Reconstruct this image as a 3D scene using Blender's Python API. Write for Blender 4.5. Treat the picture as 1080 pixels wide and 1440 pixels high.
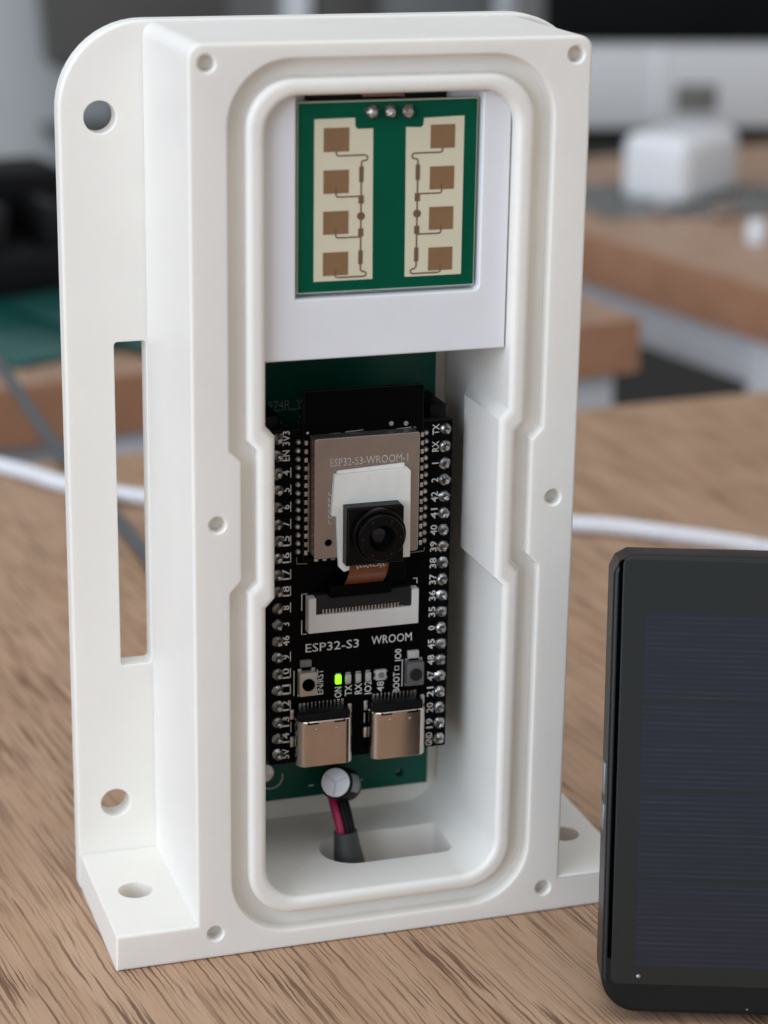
import bpy, bmesh, math, random
from mathutils import Matrix, Vector
random.seed(7)
PI = math.pi
S = 0.001                                   # everything below is written in millimetres
scene = bpy.context.scene
for o in list(bpy.data.objects):
    bpy.data.objects.remove(o)
C = scene.collection

# ------------------------------------------------------------------ camera, light, exposure
cam_d = bpy.data.cameras.new('camera')
cam = bpy.data.objects.new('camera', cam_d)
C.objects.link(cam)
scene.camera = cam
RT = (0.9515917, -0.3070281, 0.0143854)
DN = (-0.0808476, -0.2951815, -0.9520145)
FW = (0.2965414, 0.9047661, -0.3057148)
cam.matrix_world = Matrix(((RT[0], -DN[0], -FW[0], -96.3135*S), (RT[1], -DN[1], -FW[1], -291.775*S),
                           (RT[2], -DN[2], -FW[2], 164.704*S), (0, 0, 0, 1)))
cam_d.sensor_fit = 'VERTICAL'
cam_d.sensor_height = 36
cam_d.lens = 36*3240.85/1440
cam_d.clip_start = 0.01
cam_d.clip_end = 60
cam_d.dof.use_dof = True
cam_d.dof.focus_distance = 0.331
cam_d.dof.aperture_fstop = 17.5
cam_d.dof.aperture_blades = 0

world = bpy.data.worlds.new('World')
scene.world = world
world.use_nodes = True
bg = world.node_tree.nodes['Background']
bg.inputs['Color'].default_value = (0.91, 0.945, 1.0, 1)
bg.inputs['Strength'].default_value = 0.50

def area(name, loc, target, sx, sy, energy, col):
    d = bpy.data.lights.new(name, 'AREA')
    d.shape = 'RECTANGLE'; d.size = sx; d.size_y = sy; d.energy = energy; d.color = col
    o = bpy.data.objects.new(name, d)
    C.objects.link(o)
    o.location = loc
    o.rotation_euler = (Vector(target)-Vector(loc)).to_track_quat('-Z', 'Y').to_euler()
    return o
area('window_light', (-1.05, -0.56, 0.42), (0, 0, 0.06), 1.1, 0.9, 14.0, (0.71, 0.835, 1.0))
area('room_light', (-0.25, -0.25, 1.8), (0, 0.15, 0), 1.5, 1.5, 13.8, (0.94, 0.965, 1.0))

scene.view_settings.view_transform = 'Standard'
scene.view_settings.look = 'None'
scene.view_settings.exposure = 0.0
scene.view_settings.gamma = 1.0
scene.view_settings.use_curve_mapping = False
scene.cycles.use_denoising = True
scene.cycles.max_bounces = 10
scene.cycles.diffuse_bounces = 6
scene.cycles.sample_clamp_indirect = 6

# ------------------------------------------------------------------ materials
def nodes_of(name):
    m = bpy.data.materials.new(name)
    m.use_nodes = True
    nt = m.node_tree
    return m, nt, nt.nodes['Principled BSDF']

def N(nt, typ, **kw):
    n = nt.nodes.new(typ)
    for k, v in kw.items():
        setattr(n, k, v)
    return n

def coords(nt, scale=(1, 1, 1), rot=(0, 0, 0), kind='Object'):
    tc = N(nt, 'ShaderNodeTexCoord')
    mp = N(nt, 'ShaderNodeMapping')
    mp.inputs['Scale'].default_value = scale
    mp.inputs['Rotation'].default_value = rot
    nt.links.new(tc.outputs[kind], mp.inputs['Vector'])
    return mp.outputs['Vector']

def noise(nt, vec, scale, detail=3, rough=0.5):
    n = N(nt, 'ShaderNodeTexNoise')
    n.inputs['Scale'].default_value = scale
    n.inputs['Detail'].default_value = detail
    n.inputs['Roughness'].default_value = rough
    if vec is not None:
        nt.links.new(vec, n.inputs['Vector'])
    return n.outputs['Fac']

def ramp(nt, fac, stops):
    r = N(nt, 'ShaderNodeValToRGB')
    e = r.color_ramp.elements
    while len(e) < len(stops):
        e.new(0.5)
    for q, (p, c) in zip(e, stops):
        q.position = p
        q.color = (c[0], c[1], c[2], 1) if not isinstance(c, float) else (c, c, c, 1)
    nt.links.new(fac, r.inputs['Fac'])
    return r.outputs['Color']

def mat(name, col, rough=0.5, metal=0.0, var=0.06, nscale=400.0, bump=0.0, bscale=2500.0, spec=0.5, coat=0.0, rvar=0.08):
    """principled colour with a little uneven tone, uneven gloss and fine relief"""
    m, nt, b = nodes_of(name)
    v = coords(nt)
    f = noise(nt, v, nscale, 4, 0.6)
    lo = tuple(max(0, c*(1-var)) for c in col)
    hi = tuple(min(1, c*(1+var)) for c in col)
    nt.links.new(ramp(nt, f, [(0.3, lo), (0.7, hi)]), b.inputs['Base Color'])
    mr = N(nt, 'ShaderNodeMapRange')
    mr.inputs['To Min'].default_value = max(0.02, rough-rvar)
    mr.inputs['To Max'].default_value = min(1, rough+rvar)
    nt.links.new(noise(nt, v, nscale*0.6, 3), mr.inputs['Value'])
    nt.links.new(mr.outputs['Result'], b.inputs['Roughness'])
    b.inputs['Metallic'].default_value = metal
    b.inputs['Specular IOR Level'].default_value = spec
    b.inputs['Coat Weight'].default_value = coat
    if bump:
        bp = N(nt, 'ShaderNodeBump')
        bp.inputs['Strength'].default_value = bump
        bp.inputs['Distance'].default_value = 0.0001
        nt.links.new(noise(nt, v, bscale, 3), bp.inputs['Height'])
        nt.links.new(bp.outputs['Normal'], b.inputs['Normal'])
    return m

def printed(name, col):
    """matt white printed filament: faint layer lines across the height, slight translucency"""
    m, nt, b = nodes_of(name)
    v = coords(nt)
    f = noise(nt, v, 55, 4, 0.6)
    lo = tuple(c*0.965 for c in col)
    nt.links.new(ramp(nt, f, [(0.35, lo), (0.65, col)]), b.inputs['Base Color'])
    b.inputs['Roughness'].default_value = 0.42
    b.inputs['Specular IOR Level'].default_value = 0.42
    b.inputs['Subsurface Weight'].default_value = 0.35
    b.inputs['Subsurface Radius'].default_value = (1.0, 0.75, 0.5)
    b.inputs['Subsurface Scale'].default_value = 0.0016
    w = N(nt, 'ShaderNodeTexWave')
    w.wave_type = 'BANDS'; w.bands_direction = 'Y'
    w.inputs['Scale'].default_value = 1600
    w.inputs['Distortion'].default_value = 0.6
    w.inputs['Detail'].default_value = 1
    nt.links.new(v, w.inputs['Vector'])
    n2 = noise(nt, v, 900, 3)
    mx = N(nt, 'ShaderNodeMath', operation='MULTIPLY_ADD')
    mx.inputs[1].default_value = 0.45
    nt.links.new(w.outputs['Fac'], mx.inputs[0]); nt.links.new(n2, mx.inputs[2])
    bp = N(nt, 'ShaderNodeBump')
    bp.inputs['Strength'].default_value = 0.34
    bp.inputs['Distance'].default_value = 0.00008
    nt.links.new(mx.outputs[0], bp.inputs['Height'])
    nt.links.new(bp.outputs['Normal'], b.inputs['Normal'])
    return m

def wood(name, ang, base, dark, light, edge=False):
    """oak-print laminate: long soft bands, short dark pore streaks along the grain"""
    m, nt, b = nodes_of(name)
    tc = N(nt, 'ShaderNodeTexCoord')
    mp0 = N(nt, 'ShaderNodeMapping')
    mp0.inputs['Rotation'].default_value = (0, 0, ang)
    nt.links.new(tc.outputs['Object'], mp0.inputs['Vector'])
    # slow waviness across the grain
    wob = N(nt, 'ShaderNodeTexNoise'); wob.inputs['Scale'].default_value = 14; wob.inputs['Detail'].default_value = 2
    nt.links.new(mp0.outputs['Vector'], wob.inputs['Vector'])
    sub = N(nt, 'ShaderNodeVectorMath', operation='SUBTRACT'); sub.inputs[1].default_value = (0.5, 0.5, 0.5)
    nt.links.new(wob.outputs['Color'], sub.inputs[0])
    mul = N(nt, 'ShaderNodeVectorMath', operation='MULTIPLY'); mul.inputs[1].default_value = (0.0, 0.0030, 0.0)
    nt.links.new(sub.outputs[0], mul.inputs[0])
    add = N(nt, 'ShaderNodeVectorMath', operation='ADD')
    nt.links.new(mp0.outputs['Vector'], add.inputs[0]); nt.links.new(mul.outputs[0], add.inputs[1])
    jit = N(nt, 'ShaderNodeTexNoise'); jit.inputs['Scale'].default_value = 260; jit.inputs['Detail'].default_value = 2
    nt.links.new(mp0.outputs['Vector'], jit.inputs['Vector'])
    js = N(nt, 'ShaderNodeVectorMath', operation='SUBTRACT'); js.inputs[1].default_value = (0.5, 0.5, 0.5)
    nt.links.new(jit.outputs['Color'], js.inputs[0])
    jm = N(nt, 'ShaderNodeVectorMath', operation='MULTIPLY'); jm.inputs[1].default_value = (0.0, 0.0005, 0.0)
    nt.links.new(js.outputs[0], jm.inputs[0])
    add0 = add
    add = N(nt, 'ShaderNodeVectorMath', operation='ADD')
    nt.links.new(add0.outputs[0], add.inputs[0]); nt.links.new(jm.outputs[0], add.inputs[1])
    def streak(sx, sy, detail, rough=0.5):
        mp = N(nt, 'ShaderNodeMapping'); mp.inputs['Scale'].default_value = (sx, sy, sy)
        nt.links.new(add.outputs[0], mp.inputs['Vector'])
        return noise(nt, mp.outputs['Vector'], 1.0, detail, rough)
    bands = ramp(nt, streak(10, 130, 3), [(0.3, light), (0.62, base)])
    pores = ramp(nt, streak(40, 1750, 2.5, 0.5), [(0.525, 0.0), (0.60, 1.0)])
    fine = ramp(nt, streak(80, 3600, 2, 0.55), [(0.50, 0.0), (0.66, 1.0)])
    area_f = ramp(nt, streak(16, 90, 2), [(0.36, 0.30), (0.56, 1.0)])
    pm = N(nt, 'ShaderNodeMath', operation='MULTIPLY')
    nt.links.new(pores, pm.inputs[0]); nt.links.new(area_f, pm.inputs[1])
    fm = N(nt, 'ShaderNodeMath', operation='MULTIPLY_ADD'); fm.inputs[1].default_value = 0.32
    nt.links.new(fine, fm.inputs[0]); nt.links.new(pm.outputs[0], fm.inputs[2]); fm.use_clamp = True
    mix = N(nt, 'ShaderNodeMix', data_type='RGBA')
    nt.links.new(fm.outputs[0], mix.inputs['Factor'])
    nt.links.new(bands, mix.inputs['A'])
    mix.inputs['B'].default_value = (*dark, 1)
    nt.links.new(mix.outputs['Result'], b.inputs['Base Color'])
    b.inputs['Roughness'].default_value = 0.5
    b.inputs['Specular IOR Level'].default_value = 0.32
    bp = N(nt, 'ShaderNodeBump'); bp.invert = True
    bp.inputs['Strength'].default_value = 0.35; bp.inputs['Distance'].default_value = 0.0002
    nt.links.new(fm.outputs[0], bp.inputs['Height'])
    nt.links.new(bp.outputs['Normal'], b.inputs['Normal'])
    return m

def emit(name, col, strength):
    m, nt, b = nodes_of(name)
    b.inputs['Base Color'].default_value = (*col, 1)
    b.inputs['Emission Color'].default_value = (*col, 1)
    b.inputs['Emission Strength'].default_value = strength
    return m

def solar(name):
    m, nt, b = nodes_of(name)
    v = coords(nt)
    w = N(nt, 'ShaderNodeTexWave'); w.bands_direction = 'Z'
    w.inputs['Scale'].default_value = 430
    w.inputs['Distortion'].default_value = 0.5; w.inputs['Detail'].default_value = 1.5
    w.inputs['Detail Scale'].default_value = 0.35
    nt.links.new(v, w.inputs['Vector'])
    st = noise(nt, coords(nt, (60, 60, 900)), 1.0, 3)
    mm = N(nt, 'ShaderNodeMath', operation='MULTIPLY')
    nt.links.new(ramp(nt, w.outputs['Fac'], [(0.70, 0.0), (0.98, 1.0)]), mm.inputs[0])
    nt.links.new(ramp(nt, st, [(0.35, 0.1), (0.65, 1.0)]), mm.inputs[1])
    col = ramp(nt, mm.outputs[0], [(0.0, (0.011, 0.014, 0.023)), (1.0, (0.024, 0.028, 0.038))])
    nt.links.new(col, b.inputs['Base Color'])
    b.inputs['Roughness'].default_value = 0.24
    return m

def braided(name, col):
    m, nt, b = nodes_of(name)
    v = coords(nt)
    vo = N(nt, 'ShaderNodeTexVoronoi'); vo.inputs['Scale'].default_value = 900
    nt.links.new(v, vo.inputs['Vector'])
    nt.links.new(ramp(nt, vo.outputs['Distance'], [(0.1, col), (0.75, tuple(c*0.80 for c in col))]), b.inputs['Base Color'])
    b.inputs['Roughness'].default_value = 0.6
    bp = N(nt, 'ShaderNodeBump'); bp.invert = True
    bp.inputs['Strength'].default_value = 0.6; bp.inputs['Distance'].default_value = 0.0004
    nt.links.new(vo.outputs['Distance'], bp.inputs['Height'])
    nt.links.new(bp.outputs['Normal'], b.inputs['Normal'])
    return m

M = {
    'white': printed('white_print_filament', (0.845, 0.812, 0.75)),
    'white2': printed('white_print_filament_insert', (0.80, 0.80, 0.81)),
    'green': mat('green_solder_mask', (0.0, 0.080, 0.042), 0.32, var=0.10, nscale=120, bump=0.05, spec=0.10),
    'green_dark': mat('dark_green_solder_mask', (0.001, 0.072, 0.046), 0.30, var=0.10, nscale=120, bump=0.05, spec=0.2),
    'pcb_edge': mat('pale_board_edge', (0.55, 0.60, 0.48), 0.6),
    'cream': mat('cream_substrate', (0.66, 0.61, 0.44), 0.42, var=0.03, nscale=200),
    'copper': mat('dull_copper_patch', (0.235, 0.128, 0.058), 0.45, var=0.05, nscale=300),
    'trace': mat('thin_copper_trace', (0.15, 0.085, 0.045), 0.45),
    'black_pcb': mat('black_solder_mask', (0.0012, 0.0012, 0.0018), 0.36, var=0.2, bump=0.06, spec=0.05),
    'black_matte': mat('matte_black_coating', (0.0012, 0.0012, 0.0016), 0.5, var=0.2, spec=0.05),
    'black_plastic': mat('black_plastic', (0.004, 0.004, 0.005), 0.42, bump=0.1, spec=0.16),
    'dark_plastic': mat('dark_grey_plastic', (0.012, 0.012, 0.013), 0.45, bump=0.1, spec=0.25),
    'silk': mat('white_silkscreen', (0.62, 0.62, 0.60), 0.6, var=0.12, nscale=1500),
    'silk_dim': mat('worn_grey_silkscreen', (0.20, 0.23, 0.21), 0.6, var=0.3, nscale=1500),
    'etch': mat('laser_etched_mark', (0.48, 0.44, 0.39), 0.6, 0.0, var=0.25, nscale=1800),
    'solder': mat('solder', (0.50, 0.50, 0.49), 0.27, 1.0, var=0.2, nscale=900, bump=0.5, bscale=1600, rvar=0.14),
    'solder_dull': mat('dull_solder_pad', (0.56, 0.54, 0.51), 0.36, 0.9, var=0.3, nscale=900, bump=0.4, bscale=1800),
    'shield': mat('brushed_shield_metal', (0.36, 0.31, 0.28), 0.38, 0.85, var=0.05, nscale=300, bump=0.05),
    'steel': mat('stamped_steel', (0.57, 0.51, 0.46), 0.20, 1.0, var=0.05, nscale=300, bump=0.04),
    'foam': mat('white_adhesive_foam', (0.78, 0.76, 0.70), 0.75, var=0.04, bump=0.3),
    'connector': mat('ivory_connector_plastic', (0.60, 0.57, 0.54), 0.5, var=0.03),
    'kapton': mat('amber_polyimide_film', (0.14, 0.038, 0.009), 0.25, var=0.2, nscale=250),
    'glass': mat('coated_lens_glass', (0.004, 0.004, 0.006), 0.06, spec=0.35, rvar=0.02),
    'lens_black': mat('black_lens_barrel', (0.0018, 0.0018, 0.002), 0.30, bump=0.05, spec=0.14),
    'led_off': mat('unlit_led_epoxy', (0.42, 0.42, 0.39), 0.35, var=0.15, nscale=1500),
    'led_on': emit('lit_green_led', (0.16, 1.0, 0.01), 3.2),
    'ceramic': mat('grey_ceramic_component', (0.17, 0.16, 0.15), 0.5),
    'button_body': mat('button_metal_cover', (0.50, 0.46, 0.40), 0.4, 0.6, var=0.1),
    'button_grey': mat('button_grey_cover', (0.13, 0.125, 0.125), 0.45, 0.4, var=0.1),
    'cap_top': mat('aluminium_capacitor_top', (0.44, 0.42, 0.41), 0.42, 0.5, var=0.04, nscale=500),
    'cap_stripe': mat('grey_capacitor_stripe', (0.30, 0.31, 0.32), 0.5),
    'red_wire': mat('red_wire_insulation', (0.38, 0.010, 0.075), 0.4),
    'pink_wire': mat('pinkish_wire', (0.30, 0.15, 0.13), 0.5),
    'sheath': mat('grey_cable_sheath', (0.050, 0.050, 0.048), 0.5, bump=0.1),
    'bank': mat('black_rubberised_case', (0.004, 0.0043, 0.0043), 0.36, var=0.15, nscale=150, bump=0.12, bscale=3500, spec=0.32),
    'bank_gloss': mat('black_gloss_panel', (0.012, 0.014, 0.0135), 0.20, var=0.05),
    'bank_slot': mat('dark_panel_gap', (0.001, 0.001, 0.001), 0.8, spec=0.0),
    'solar': solar('blue_black_solar_cell'),
    'chrome': mat('light_grey_strip', (0.20, 0.20, 0.195), 0.35, 0.3),
    'cable_white': braided('white_braided_jacket', (0.86, 0.86, 0.89)),
    'cable_grey': mat('grey_cable_jacket', (0.085, 0.09, 0.092), 0.5),
    'desk': wood('oak_laminate', math.radians(-97), (0.440, 0.270, 0.163), (0.165, 0.086, 0.048), (0.510, 0.330, 0.212)),
    'desk_b': wood('oak_laminate_far', math.radians(-60), (0.42, 0.27, 0.18), (0.22, 0.12, 0.075), (0.50, 0.34, 0.24)),
    'edge': mat('brown_edge_band', (0.42, 0.205, 0.115), 0.5, var=0.12, nscale=60),
    'panel': mat('pale_grey_desk_panel', (0.50, 0.51, 0.52), 0.5),
    'panel_white': mat('white_desk_panel', (0.72, 0.72, 0.74), 0.5),
    'carpet': mat('dark_carpet', (0.040, 0.038, 0.033), 0.95, var=0.3, nscale=150, bump=0.4),
    'wall': mat('grey_white_wall', (0.42, 0.42, 0.415), 0.8, var=0.06, nscale=3),
    'panel_mid': mat('grey_partition_board', (0.66, 0.66, 0.65), 0.6, var=0.1, nscale=8),
    'taupe': mat('taupe_cabinet_board', (0.10, 0.094, 0.082), 0.6, var=0.1, nscale=8),
    'mid_grey': mat('mid_grey_board', (0.22, 0.22, 0.21), 0.6, var=0.1, nscale=8),
    'black_far': mat('black_office_plastic', (0.003, 0.003, 0.0035), 0.6, var=0.4, nscale=30, spec=0.2),
    'teal': mat('teal_circuit_panel', (0.004, 0.070, 0.060), 0.35, var=0.3, nscale=40),
    'adapter': mat('white_adapter_plastic', (0.80, 0.80, 0.81), 0.35),
    'duct': mat('white_trunking_plastic', (0.62, 0.625, 0.62), 0.45),
    'socket': mat('grey_socket_insert', (0.16, 0.155, 0.14), 0.5),
    'clear_film': mat('grey_plastic_bag', (0.17, 0.17, 0.16), 0.25, var=0.35, nscale=60, bump=0.6, bscale=120),
}

# ------------------------------------------------------------------ object helpers
WP = {}                                     # world position (mm) of each root / part

def tag(o, label=None, cat=None, group=None, kind=None):
    for k, v in (('label', label), ('category', cat), ('group', group), ('kind', kind)):
        if v:
            o[k] = v
    return o

def thing(name, loc, label, cat, group=None, rot=(0, 0, 0)):
    o = bpy.data.objects.new(name, None)
    o.empty_display_size = 0.005
    C.objects.link(o)
    o.location = Vector(loc)*S
    o.rotation_euler = rot
    WP[o] = Vector(loc)
    return tag(o, label, cat, group)

def to_mesh(bm, name, off, smooth=True, ang=32):
    bmesh.ops.recalc_face_normals(bm, faces=bm.faces)
    for v in bm.verts:
        v.co = (v.co-off)*S
    me = bpy.data.meshes.new(name)
    bm.to_mesh(me)
    bm.free()
    if smooth:
        for p in me.polygons:
            p.use_smooth = True
        me.set_sharp_from_angle(angle=math.radians(ang))
    return me

def put(name, bm, m, parent=None, org=None, local=False, smooth=True, wn=False, ang=32):
    """one mesh object; bm in world mm (or in the parent's own frame when local)"""
    pw = Vector((0, 0, 0)) if (parent is None or local) else WP[parent]
    org = Vector(org) if org is not None else pw
    me = to_mesh(bm, name, org, smooth, ang)
    me.materials.append(M[m])
    o = bpy.data.objects.new(name, me)
    C.objects.link(o)
    o.parent = parent
    o.location = (org-pw)*S
    WP[o] = org
    if wn:
        md = o.modifiers.new('normals', 'WEIGHTED_NORMAL')
        md.keep_sharp = True
    return o

def bm_new():
    return bmesh.new()

def area2(l):
    return sum(l[i][0]*l[(i+1) % len(l)][1]-l[(i+1) % len(l)][0]*l[i][1] for i in range(len(l)))/2

def offset(loop, d):
    """grow (d > 0) or shrink a closed 2-D loop"""
    n = len(loop)
    sgn = 1 if area2(loop) > 0 else -1
    out = []
    for i in range(n):
        a, b, c = loop[i-1], loop[i], loop[(i+1) % n]
        e1 = Vector((b[0]-a[0], b[1]-a[1])).normalized()
        e2 = Vector((c[0]-b[0], c[1]-b[1])).normalized()
        n1 = Vector((e1.y, -e1.x))*sgn
        n2 = Vector((e2.y, -e2.x))*sgn
        h = n1+n2
        k = 1+n1.dot(n2)
        h = h/max(k, 0.3)
        out.append((b[0]+h.x*d, b[1]+h.y*d))
    return out

def arc(cx, cz, r, a0, a1, n=8):
    return [(cx+r*math.cos(math.radians(a0+(a1-a0)*i/n)), cz+r*math.sin(math.radians(a0+(a1-a0)*i/n))) for i in range(n+1)]

def rrect(x0, x1, z0, z1, r, n=6):
    """rounded rectangle; r one number or (bl, br, tr, tl)"""
    if not isinstance(r, tuple):
        r = (r,)*4
    bl, br, tr, tl = r
    out = []
    for (cx, cz, q, a) in ((x0, z0, bl, 180), (x1, z0, br, 270), (x1, z1, tr, 0), (x0, z1, tl, 90)):
        if q < 1e-6:
            out.append((cx, cz))
        else:
            sx = 1 if cx == x0 else -1
            sz = 1 if cz == z0 else -1
            out += arc(cx+sx*q, cz+sz*q, q, a, a+90, n)
    return out

def circle(cx, cz, r, n=24):
    return [(cx+r*math.cos(2*PI*i/n), cz+r*math.sin(2*PI*i/n)) for i in range(n)]

def ring(bm, loop, y, T=None):
    f = T or (lambda x, y_, z: (x, y_, z))
    return [bm.verts.new(f(x, y, z)) for x, z in loop]

def bridge(bm, a, b):
    n = len(a)
    for i in range(n):
        bm.faces.new((a[i], a[(i+1) % n], b[(i+1) % n], b[i]))

def loft(bm, seq, T=None):
    """seq: [(loop, y), ...] -> list of vert rings joined in turn"""
    rs = [ring(bm, l, y, T) for l, y in seq]
    for a, b in zip(rs, rs[1:]):
        bridge(bm, a, b)
    return rs

def fill(bm, rings):
    es = []
    for r in rings:
        for i in range(len(r)):
            e = bm.edges.get((r[i], r[(i+1) % len(r)]))
            if e is None:
                e = bm.edges.new((r[i], r[(i+1) % len(r)]))
            es.append(e)
    bmesh.ops.triangle_fill(bm, use_beauty=True, use_dissolve=False, edges=es)

def bevel_seq(loop, y0, y1, bf, bb, grow, n=4):
    """edge profile from the front cap to the back cap; grow = +1 hole (bevel widens), -1 outer (bevel narrows)"""
    seq = []
    if bf:
        for i in range(n):
            t = PI/2*i/n
            seq.append((offset(loop, grow*bf*(1-math.sin(t))), y0+bf*(1-math.cos(t))))
    seq.append((loop, y0+bf))
    seq.append((loop, y1-bb))
    if bb:
        for i in range(1, n+1):
            t = PI/2*i/n
            seq.append((offset(loop, grow*bb*(1-math.cos(t))), y1-bb+bb*math.sin(t)))
    return seq

def prism(outer, holes, y0, y1, bf=0.3, bb=0.0, hb=None, T=None, bm=None, n=4):
    """plate in the x-z plane from y0 (front) to y1 (back) with through holes and rounded edges"""
    bm = bm or bm_new()
    hb = bf if hb is None else hb
    fr, bk = [], []
    rs = loft(bm, bevel_seq(outer, y0, y1, bf, bb, -1, n), T)
    fr.append(rs[0]); bk.append(rs[-1])
    for h in holes:
        rs = loft(bm, bevel_seq(h, y0, y1, hb, min(bb, hb), 1, n), T)
        fr.append(rs[0]); bk.append(rs[-1])
    if holes:
        fill(bm, fr); fill(bm, bk)
    else:
        bm.faces.new(fr[0]); bm.faces.new(bk[0])
    return bm

def box(x0, x1, y0, y1, z0, z1, bev=0.0, bm=None, seg=2):
    b2 = bmesh.new()
    bmesh.ops.create_cube(b2, size=1)
    for v in b2.verts:
        v.co = Vector(((x0+x1)/2+v.co.x*(x1-x0), (y0+y1)/2+v.co.y*(y1-y0), (z0+z1)/2+v.co.z*(z1-z0)))
    if bev:
        bmesh.ops.bevel(b2, geom=b2.edges[:], offset=bev, segments=seg, affect='EDGES', profile=0.5)
    if bm is None:
        return b2
    merge(bm, b2)
    return bm

def merge(dst, src):
    me = bpy.data.meshes.new('t')
    src.to_mesh(me); src.free()
    dst.from_mesh(me)
    bpy.data.meshes.remove(me)

def lathe(profile, org, axis=(0, -1, 0), n=16, bm=None):
    """profile [(radius, height)] turned about axis, starting at org"""
    bm = bm or bm_new()
    q = Vector(axis).normalized().to_track_quat('Z', 'Y')
    rings_ = []
    for r, h in profile:
        if r < 1e-6:
            rings_.append([bm.verts.new(Vector(org)+q @ Vector((0, 0, h)))])
        else:
            rings_.append([bm.verts.new(Vector(org)+q @ Vector((r*math.cos(2*PI*i/n), r*math.sin(2*PI*i/n), h))) for i in range(n)])
    for a, b in zip(rings_, rings_[1:]):
        if len(a) == 1 and len(b) == 1:
            continue
        if len(a) == 1:
            for i in range(n):
                bm.faces.new((a[0], b[i], b[(i+1) % n]))
        elif len(b) == 1:
            for i in range(n):
                bm.faces.new((a[i], a[(i+1) % n], b[0]))
        else:
            bridge(bm, a, b)
    for r_, first in ((rings_[0], True), (rings_[-1], False)):
        if len(r_) > 2:
            bm.faces.new(r_)
    return bm

def spline(pts, k=8):
    out = []
    P = [Vector(p) for p in pts]
    P = [P[0]*2-P[1]]+P+[P[-1]*2-P[-2]]
    for i in range(1, len(P)-2):
        for j in range(k):
            t = j/k
            a, b, c, d = P[i-1], P[i], P[i+1], P[i+2]
            out.append(0.5*((2*b)+(c-a)*t+(2*a-5*b+4*c-d)*t*t+(3*b-a-3*c+d)*t*t*t))
    out.append(P[-2])
    return out

def tube(pts, r, n=12, bm=None, flat=1.0):
    """sweep a circle (or a flattened one) along pts; r a number or one per point"""
    bm = bm or bm_new()
    pts = [Vector(p) for p in pts]
    rs = []
    prev = None
    for i, p in enumerate(pts):
        t = (pts[min(i+1, len(pts)-1)]-pts[max(i-1, 0)]).normalized()
        if prev is None:
            u = t.cross(Vector((0, 0, 1)))
            if u.length < 1e-3:
                u = t.cross(Vector((0, 1, 0)))
        else:
            u = prev-t*prev.dot(t)
        u.normalize()
        prev = u
        v = t.cross(u)
        rr = r[i] if isinstance(r, (list, tuple)) else r
        rs.append([bm.verts.new(p+u*rr*math.cos(2*PI*k/n)+v*rr*flat*math.sin(2*PI*k/n)) for k in range(n)])
    for a, b in zip(rs, rs[1:]):
        bridge(bm, a, b)
    bm.faces.new(rs[0]); bm.faces.new(rs[-1])
    return bm

def strip(path, w, y, t=0.03, bm=None):
    """flat printed line in the x-z plane at depth y (front side), t thick"""
    bm = bm or bm_new()
    n = len(path)
    L, R_ = [], []
    for i in range(n):
        a, b = Vector(path[max(i-1, 0)]), Vector(path[min(i+1, n-1)])
        d = (b-a).normalized()
        q = Vector((-d.y, d.x))
        p = Vector(path[i])
        L.append(p+q*w/2); R_.append(p-q*w/2)
    loop = [(v.x, v.y) for v in L]+[(v.x, v.y) for v in reversed(R_)]
    f = [bm.verts.new((x, y-t, z)) for x, z in loop]
    g = [bm.verts.new((x, y, z)) for x, z in loop]
    for i in range(n-1):
        bm.faces.new((f[i], f[i+1], f[2*n-2-i], f[2*n-1-i]))
    bridge(bm, f, g)
    return bm

def text(name, s, cx, cz, y, h, m, parent, ang=0.0, width=None, thin=0.0, label=None):
    """flat lettering on a board that faces -y; h = capital height in mm, centred on (cx, cz)"""
    cu = bpy.data.curves.new('txt', 'FONT')
    cu.body = s
    cu.size = 1.0
    cu.resolution_u = 2
    cu.offset = thin
    ob = bpy.data.objects.new('txt', cu)
    me = bpy.data.meshes.new_from_object(ob)
    xs = [v.co.x for v in me.vertices]; ys = [v.co.y for v in me.vertices]
    mx, my = (min(xs)+max(xs))/2, 0.345
    k = h/0.69
    kx = k if width is None else width/(max(xs)-min(xs))
    ca, sa = math.cos(math.radians(ang)), math.sin(math.radians(ang))
    pw = WP[parent]
    for v in me.vertices:
        a, b = (v.co.x-mx)*kx, (v.co.y-my)*k
        v.co = (Vector((cx+a*ca-b*sa, y, cz+a*sa+b*ca))-pw)*S
    bpy.data.objects.remove(ob); bpy.data.curves.remove(cu)
    me.name = name
    me.materials.clear(); me.materials.append(M[m])
    o = bpy.data.objects.new(name, me)
    C.objects.link(o)
    o.parent = parent
    WP[o] = pw
    if label:
        o['label'] = label
    return o

def cut(o, cutters):
    """subtract the cutter objects for good"""
    for c in cutters:
        md = o.modifiers.new('cut', 'BOOLEAN')
        md.operation = 'DIFFERENCE'; md.object = c; md.solver = 'EXACT'
    bpy.context.view_layer.update()
    dg = bpy.context.evaluated_depsgraph_get()
    me = bpy.data.meshes.new_from_object(o.evaluated_get(dg))
    o.modifiers.clear()
    o.data = me
    for p in me.polygons:
        p.use_smooth = True
    me.set_sharp_from_angle(angle=math.radians(32))
    for c in cutters:
        bpy.data.objects.remove(c)
    md = o.modifiers.new('normals', 'WEIGHTED_NORMAL')
    md.keep_sharp = True

# ------------------------------------------------------------------ the setting
def struct(name, bm, m):
    return tag(put(name, bm, m, smooth=False), kind='structure')

def edge_rot(x0, y0, x1, y1):
    return math.atan2(y1-y0, x1-x0)

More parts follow.
